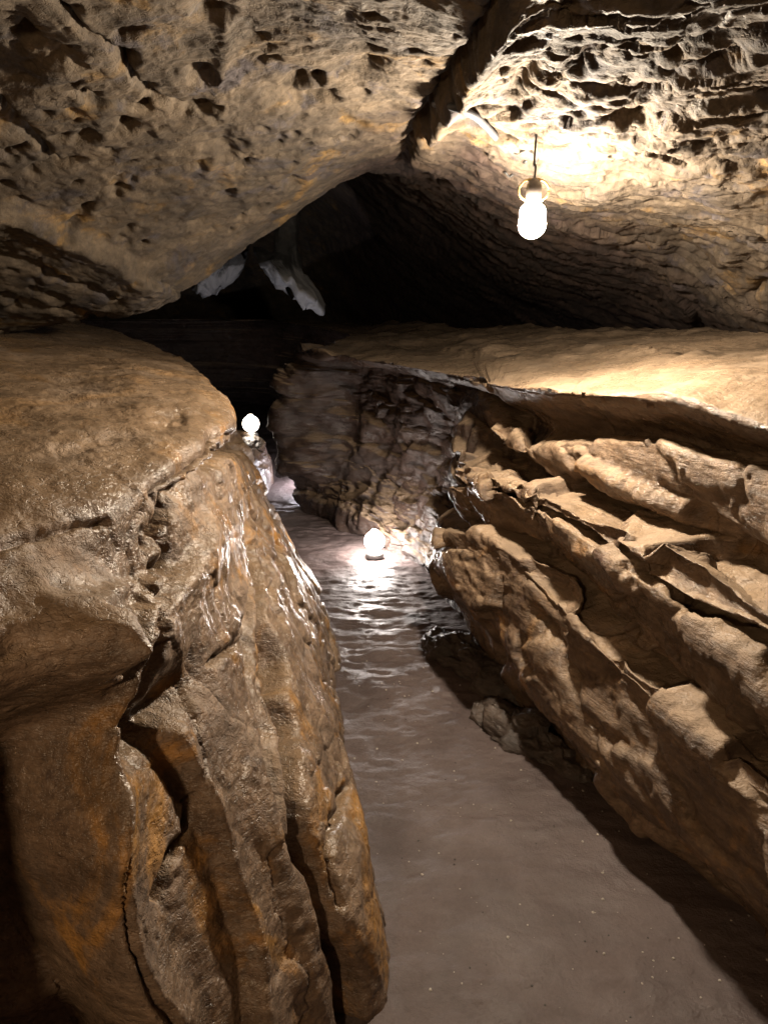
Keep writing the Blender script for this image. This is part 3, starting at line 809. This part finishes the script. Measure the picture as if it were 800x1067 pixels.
# conduit and wires on the ceiling beside the bulb
def ceil_at(px_, py_):
    x, y, _ = project(CEIL)
    d = (x - px_) ** 2 + (y - py_) ** 2
    ok = (CEIL[..., 1] < 3.4)
    d = np.where(ok, d, 1e9)
    return CEIL.reshape(-1, 3)[np.argmin(d)]
def on_ceiling(pts, off):
    out = []
    for p in pts:
        c = ceil_at(*p); v = np.array([0, 0, CAMZ]) - c; v /= np.linalg.norm(v)
        out.append(tuple(c + v * off))
    return out
c = tube('conduit', on_ceiling([(452, 108), (475, 112), (495, 122), (512, 138), (527, 156)], .03), .010, M_pipe, n=12)
tag(c, 'grey bent conduit pipe fixed to the ceiling left of the hanging bulb', 'conduit')
c = tube('electric_cable', on_ceiling([(526, 155), (537, 160), (548, 157), (560, 164), (556, 172), (554, 184)], .008), .004, M_black)
tag(c, 'thin black cable from the conduit end to the hanging bulb cord', 'cable')
c = tube('electric_cable', on_ceiling([(517, 192), (519, 182), (526, 179), (531, 184), (540, 176), (548, 168)], .008), .0035, M_black)
tag(c, 'looped black wire end dangling left of the hanging bulb', 'cable')

# pebbles on the path
rnd = random.Random(9)
def pebble_field(name, mat, pos, label):
    v, f = [], []
    for (x, y, r) in pos:
        i = np.argmin(abs(xs - x)); j = np.argmin(abs(ys - y)); z = FL[i, j, 2]
        n0 = len(v)
        for k in range(3):
            rr = (.75, 1, .55)[k]; zz = (-.3, .25, .7)[k]
            for a in range(6):
                g = a * math.pi / 3 + rnd.uniform(-.3, .3)
                v.append((x + r * rr * math.cos(g) * rnd.uniform(.7, 1.2), y + r * rr * math.sin(g) * rnd.uniform(.7, 1.2), z + zz * r))
        for k in range(2):
            for a in range(6):
                b = (a + 1) % 6
                f.append((n0 + k * 6 + a, n0 + k * 6 + b, n0 + (k + 1) * 6 + b, n0 + (k + 1) * 6 + a))
        f.append(tuple(n0 + 12 + a for a in range(6)))
    o = link_mesh(name, v, f, mat, smooth=False)
    tag(o, label, 'gravel', kind='stuff')
pos = [(rnd.uniform(-.2, 1.1), rnd.uniform(1.1, 3.6), rnd.choice([.0012, .0016, .002, .003, .0045])) for _ in range(420)]
pebble_field('gravel', M_pebble, pos, 'tiny pale grit scattered over the mud path')
pos = [(rnd.uniform(-.2, 1.1), rnd.uniform(1.1, 3.4), rnd.choice([.002, .003, .0035])) for _ in range(110)]
pebble_field('gravel', M_pebble_d, pos, 'tiny dark grit scattered over the mud path')

# ================================================================== world, camera, render
w = bpy.data.worlds.new('World'); sc.world = w; w.use_nodes = True
bg = w.node_tree.nodes['Background']; bg.inputs['Color'].default_value = (.35, .28, .42, 1); bg.inputs['Strength'].default_value = 0.05
cam = bpy.data.cameras.new('camera'); co = bpy.data.objects.new('camera', cam); COL.objects.link(co)
cam.sensor_fit = 'VERTICAL'; cam.sensor_height = 36; cam.sensor_width = 27
cam.lens = 36 * F / 1067; cam.clip_start = .02; cam.clip_end = 200
co.location = (0, 0, CAMZ); co.rotation_euler = (math.radians(90) - PITCH, 0, 0)
sc.camera = co
sc.render.engine = 'CYCLES'
sc.cycles.max_bounces = 5; sc.cycles.diffuse_bounces = 2; sc.cycles.glossy_bounces = 2
sc.cycles.use_denoising = True
sc.cycles.sample_clamp_indirect = 4
sc.cycles.caustics_reflective = False
sc.view_settings.view_transform = 'Standard'; sc.view_settings.look = 'None'
sc.view_settings.exposure = 0.0; sc.view_settings.gamma = 1.0
sc.view_settings.use_curve_mapping = False
